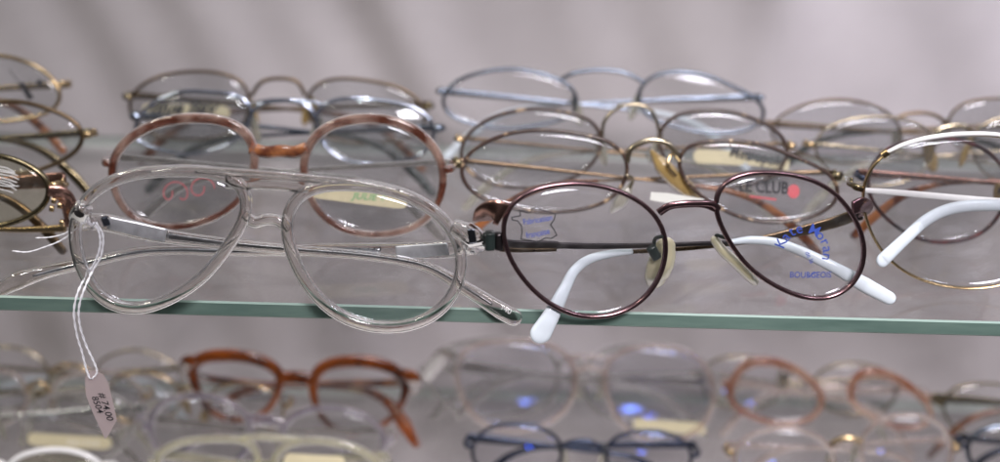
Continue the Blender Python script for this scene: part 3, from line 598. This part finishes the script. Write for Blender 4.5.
LF = eyeglasses('gold and clear rose eyeglasses at the bottom right, in front of the amber pair', LO,
    [(733, 462), (740, 442), (760, 431), (790, 428), (817, 436), (832, 450), (834, 470), (818, 486), (786, 492), (752, 484), (736, 474)],
    [(860, 448), (868, 428), (890, 416), (919, 415), (940, 424), (951, 442), (950, 464), (934, 480), (905, 486), (876, 476), (862, 462)],
    .094, 10, -3, rim=pinkc, rw=2.6, rd=2.6, lens=lensm, pads=True, padmat=padclear, end_mat=gold, end_w=5, tip=pinkc, temple=pinkc, tw=2,
    bridge=[([(830, 446), (838, 440), (850, 438), (862, 442)], 2.6, 2.4)], bridge_mat=gold)
LG = eyeglasses('thin olive metal eyeglasses at the right end of the lower shelf', LO,
    [(943, 410), (946, 395), (960, 386), (984, 383), (1010, 386), (1030, 396), (1038, 412), (1030, 430), (1005, 440), (975, 438), (952, 427)],
    [(1075, 410), (1080, 396), (1095, 388), (1120, 386), (1145, 392), (1160, 408), (1155, 430), (1130, 440), (1100, 438), (1080, 427)],
    .135, 12, 0, rim=olivegold, rw=1.4, rd=2, lens=lensm, end_mat=olivegold, end_w=4, tip=tortbrown, temple=olivegold, tw=3, bridge=[([(1036, 402), (1050, 394), (1064, 394), (1077, 402)], 2, 2)])
LH = eyeglasses('dark teal rimmed eyeglasses cut by the bottom right corner of the lower shelf', LO,
    [(966, 452), (972, 436), (988, 428), (1010, 425), (1040, 430), (1055, 445), (1055, 465), (1035, 480), (1005, 482), (978, 472)],
    [(1090, 452), (1098, 438), (1115, 430), (1140, 430), (1160, 440), (1170, 458), (1160, 476), (1130, 484), (1102, 474)],
    .096, 8, 0, rim=bluem, rw=2.4, rd=2.4, lens=lensm, end_mat=navym, end_w=4, tip=navym, temple=navym, bridge=[([(1054, 448), (1066, 442), (1080, 444), (1091, 452)], 2, 2)])
LS = eyeglasses('pale yellow plastic wide eyeglasses cut by the bottom edge, lower left of the centre', LO,
    [(156, 470), (162, 450), (185, 441), (215, 438), (245, 440), (258, 452), (256, 475), (238, 494), (205, 500), (172, 490)],
    [(272, 472), (278, 450), (300, 440), (330, 441), (358, 448), (378, 462), (380, 482), (362, 500), (325, 506), (288, 495)],
    .072, 8, 0, rim=creamc, rw=3.6, rd=3.4, rex=2.8, lens=lensm, pads=False, end_mat=creamc, end_w=6, tip=creamc, temple=creamc, tw=3.5, td=2.2,
    bridge=[([(240, 439), (255, 437), (270, 437), (300, 440)], 3.6, 3.4)])
pl = LS['plane']; lo, info = LS['lens'][1]
decal(pl, info, lo, [rectp(284, 454, 345, 472, -3, rnd=3)], stick, 'sticker')
LR = eyeglasses('white plastic eyeglasses cut by the bottom left corner below the yellow sticker', LO,
    [(-115, 475), (-105, 458), (-80, 450), (-50, 450), (-25, 460), (-18, 480), (-35, 500), (-70, 506), (-105, 495)],
    [(6, 475), (14, 459), (35, 451), (62, 449), (88, 455), (104, 468), (104, 488), (85, 503), (52, 507), (20, 497)],
    .070, 8, 0, rim=whitee, rw=2.6, rd=3, lens=lensy, pads=False, end_mat=whitee, end_w=5, tip=whitep, temple=whitee, bridge=[([(-20, 468), (-12, 462), (-2, 462), (8, 468)], 3, 2.6)])
LM = eyeglasses('large smoke grey plastic eyeglasses behind the clear rose pair on the lower shelf', LO,
    [(428, 376), (434, 356), (456, 344), (490, 339), (525, 341), (550, 352), (560, 374), (553, 398), (530, 412), (490, 417), (455, 410), (435, 395)],
    [(582, 382), (589, 361), (610, 349), (642, 345), (678, 349), (704, 361), (716, 384), (710, 408), (686, 422), (645, 425), (606, 418), (588, 403)],
    .152, 14, 0, rim=greyc, rw=2.6, rd=3, rex=2.6, lens=lensm, pads=False, end_mat=greyc, end_w=6, tip=greyc, temple=greyc, tw=2.6, td=2,
    bridge=[([(556, 366), (566, 360), (576, 360), (586, 368)], 3, 3)])
LN = eyeglasses('small thin gold eyeglasses between the string tag and the amber tortoise pair', LO,
    [(104, 402), (108, 385), (122, 375), (145, 372), (166, 377), (180, 390), (180, 407), (165, 420), (142, 424), (118, 419)],
    [(203, 412), (208, 395), (224, 385), (248, 383), (270, 389), (283, 402), (282, 420), (266, 432), (240, 435), (215, 428)],
    .124, 10, 0, rim=gold, rw=1.4, rd=2, lens=lensm, end_mat=gold, end_w=4, tip=padclear, temple=steel, padmat=padamber, bridge=[([(180, 394), (187, 388), (196, 389), (204, 398)], 2, 2)])
LU = eyeglasses('clear plastic eyeglasses with gold bridge crossing behind the hanging price tag', LO,
    [(-62, 398), (-56, 380), (-36, 370), (-8, 368), (18, 376), (28, 393), (24, 412), (2, 425), (-28, 426), (-52, 416)],
    [(50, 402), (54, 385), (72, 374), (100, 371), (128, 377), (142, 392), (140, 412), (122, 426), (92, 430), (64, 421)],
    .126, 10, 0, rim=pinkc, rw=2.4, rd=2.6, lens=lensm, padmat=padclear, end_mat=gold, end_w=4, tip=padclear, temple=palegold, bridge=[([(27, 390), (34, 383), (42, 383), (51, 392)], 2.4, 2.4)], bridge_mat=gold)
LV = eyeglasses('thin smoke metal eyeglasses behind the amber and rose pair on the lower shelf', LO,
    [(700, 384), (704, 368), (720, 358), (746, 356), (772, 362), (785, 376), (782, 394), (765, 406), (738, 409), (713, 402)],
    [(812, 390), (817, 374), (834, 365), (860, 363), (886, 370), (898, 384), (894, 402), (876, 413), (848, 415), (824, 407)],
    .158, 12, 0, rim=olivegold, rw=1.5, rd=2, lens=lensm, padmat=padclear, end_mat=gold, end_w=4, tip=padclear, temple=palegold, bridge=[([(785, 380), (793, 372), (804, 372), (813, 382)], 2, 2)])
#@@SET
# ------------------------------------------------------------------ setting
def shelf(z, y0, label, x=.62):
    mb = MB(); t = .0058; c = .0006; y1 = SHELF_D
    ring = [(y0, z-c), (y0+c, z), (y1-c, z), (y1, z-c), (y1, z-t+c), (y1-c, z-t), (y0+c, z-t), (y0, z-t+c)]
    V = [(-x, a, b) for a, b in ring]+[(x, a, b) for a, b in ring]
    fm = [1, 0, 2, 1, 2, 0, 1, 1]; mis = {0: 2, 1: 0, 2: 3, 3: 3, 4: 3, 5: 0, 6: 2, 7: 1}
    for k in range(8):
        mb.add([V[k], V[k+8], V[(k+1) % 8+8], V[(k+1) % 8]], [(3, 2, 1, 0)], mis[k])
    mb.add([V[k] for k in range(8)], [tuple(range(8))], 1); mb.add([V[k+8] for k in range(8)], [tuple(range(8))[::-1]], 1)
    o = mb.build('glass_shelf', [shelfg, edgem, edgel, edger], None, False); tag(o, label, 'shelf', 'glass display shelves'); return o
shelf(0, 0, 'upper green edged glass shelf carrying the clear aviator and burgundy eyeglasses')
shelf(Z_LOW, 0.0, 'lower glass shelf under the amber tortoise and blurred eyeglasses')
# backing wall; folds shaped in to make soft streaks of light
mb = MB(); nx, nz = 320, 90; V, F = [], []
for j in range(nz+1):
    for i in range(nx+1):
        x = -.8+1.6*i/nx; z = -.34+.95*j/nz; q = x+.34*z+.012*math.sin(z*14+x*5)
        d = .0036*math.sin(q*58+1.3*math.sin(q*21))+.0018*math.sin(q*131+2)+.0012*math.sin(z*36+x*9)
        k = min(1, max(0, (x+.02)/.12)); d = d*(1-.72*k)+k*(.0035*math.sin(x*47+.6*math.sin(z*9))+.0015*math.sin(x*90+z*50+1))
        V.append((x, WALL+.006+d, z))
for j in range(nz):
    for i in range(nx): k = j*(nx+1)+i; F.append((k, k+1, k+nx+2, k+nx+1))
w = mb.add(V, F).build('wall', backm); w['kind'] = 'structure'
b = MB().add([(-.8, -.12, -.335), (.8, -.12, -.335), (.8, .2, -.335), (-.8, .2, -.335), (-.8, -.12, -.345), (.8, -.12, -.345), (.8, .2, -.345), (-.8, .2, -.345)],
    [(0, 1, 2, 3), (7, 6, 5, 4), (0, 4, 5, 1), (1, 5, 6, 2), (2, 6, 7, 3), (3, 7, 4, 0)]).build('bounce_floor', floorm, None, False); b['kind'] = 'structure'  # unseen floor, added to bounce light upward
# ------------------------------------------------------------------ light
def area(name, loc, tgt, sx, sy, power, col, shape='RECTANGLE'):
    l = bpy.data.lights.new(name, 'AREA'); l.shape = shape; l.size = sx; l.size_y = sy; l.energy = power; l.color = col
    o = bpy.data.objects.new(name, l); COL.objects.link(o); o.location = loc
    o.rotation_euler = (Vector(tgt)-Vector(loc)).to_track_quat('-Z', 'Y').to_euler(); return o
area('ceiling_panel_light', (.05, -.35, 1.5), (0, .12, -.05), .5, .25, 4.6, (1, .965, .95))
area('ceiling_strip_light', (-.75, -.25, .95), (-.1, .12, 0), .5, .04, 4.6, (1, .95, .80))
area('ceiling_cool_light', (.8, -.35, .9), (.25, .15, 0), .35, .04, 3.8, (.86, .88, 1.0))
area('ceiling_spot_lamp', (-.12, -.15, .8), (0, .1, -.05), .025, .025, 1.8, (.95, .97, 1), 'DISK')
area('ceiling_spot_lamp', (.25, -.3, .9), (.1, .1, -.05), .025, .025, 1.8, (.95, .97, 1), 'DISK')
sp = bpy.data.lights.new('wall_patch_spot', 'SPOT'); sp.energy = 34; sp.color = (.88, .86, 1.0); sp.spot_size = R(7.5); sp.spot_blend = .3; sp.shadow_soft_size = .01  # added spot that makes the bright patch at the wall's upper right
so = bpy.data.objects.new('wall_patch_spot', sp); COL.objects.link(so); so.location = (.55, -.5, .75)
so.rotation_euler = (atY(945, -20, WALL)-so.location).to_track_quat('-Z', 'Y').to_euler()
w_ = area('lower_wall_fill', (.35, -1.1, .95), (.06, .19, -.27), .62, .46, 1.8, (1.0, .93, .965)); w_.data.spread = R(24)  # added fill to brighten the wall below the upper shelf
b_ = area('blue_glint_lamp', (.20, -1.5, -.44), atY(672, 418, .12), .12, .10, .002, (.16, .28, 1.0)); b_.data.spread = R(4)  # added narrow blue lamp, aimed to put glints on the lower lenses
wd = bpy.data.worlds.new('World'); SC.world = wd; wd.use_nodes = True; nt = wd.node_tree; nt.nodes.clear()
o_ = nt.nodes.new('ShaderNodeOutputWorld'); bg = nt.nodes.new('ShaderNodeBackground'); tc = nt.nodes.new('ShaderNodeTexCoord')
sx = nt.nodes.new('ShaderNodeSeparateXYZ'); nt.links.new(tc.outputs['Generated'], sx.inputs[0])
mr = nt.nodes.new('ShaderNodeMapRange'); mr.inputs[1].default_value = -1; mr.inputs[2].default_value = 1; nt.links.new(sx.outputs['Z'], mr.inputs[0])
rp = ramp(nt, mr.outputs[0], [(0, (.05, .045, .045)), (.42, (.12, .11, .115)), (.56, (.40, .39, .40)), (1, (.85, .84, .86))])
nt.links.new(rp.outputs[0], bg.inputs[0]); bg.inputs[1].default_value = .30; nt.links.new(bg.outputs[0], o_.inputs[0])
# ------------------------------------------------------------------ render
SC.render.engine = 'CYCLES'; c = SC.cycles
c.use_denoising = True; c.max_bounces = 20; c.transparent_max_bounces = 96; c.transmission_bounces = 14; c.glossy_bounces = 6; c.diffuse_bounces = 3
c.sample_clamp_indirect = 6; c.caustics_reflective = False; c.caustics_refractive = True; c.blur_glossy = .5
SC.view_settings.view_transform = 'Standard'; SC.view_settings.look = 'None'; SC.view_settings.exposure = -0.48; SC.view_settings.gamma = 1
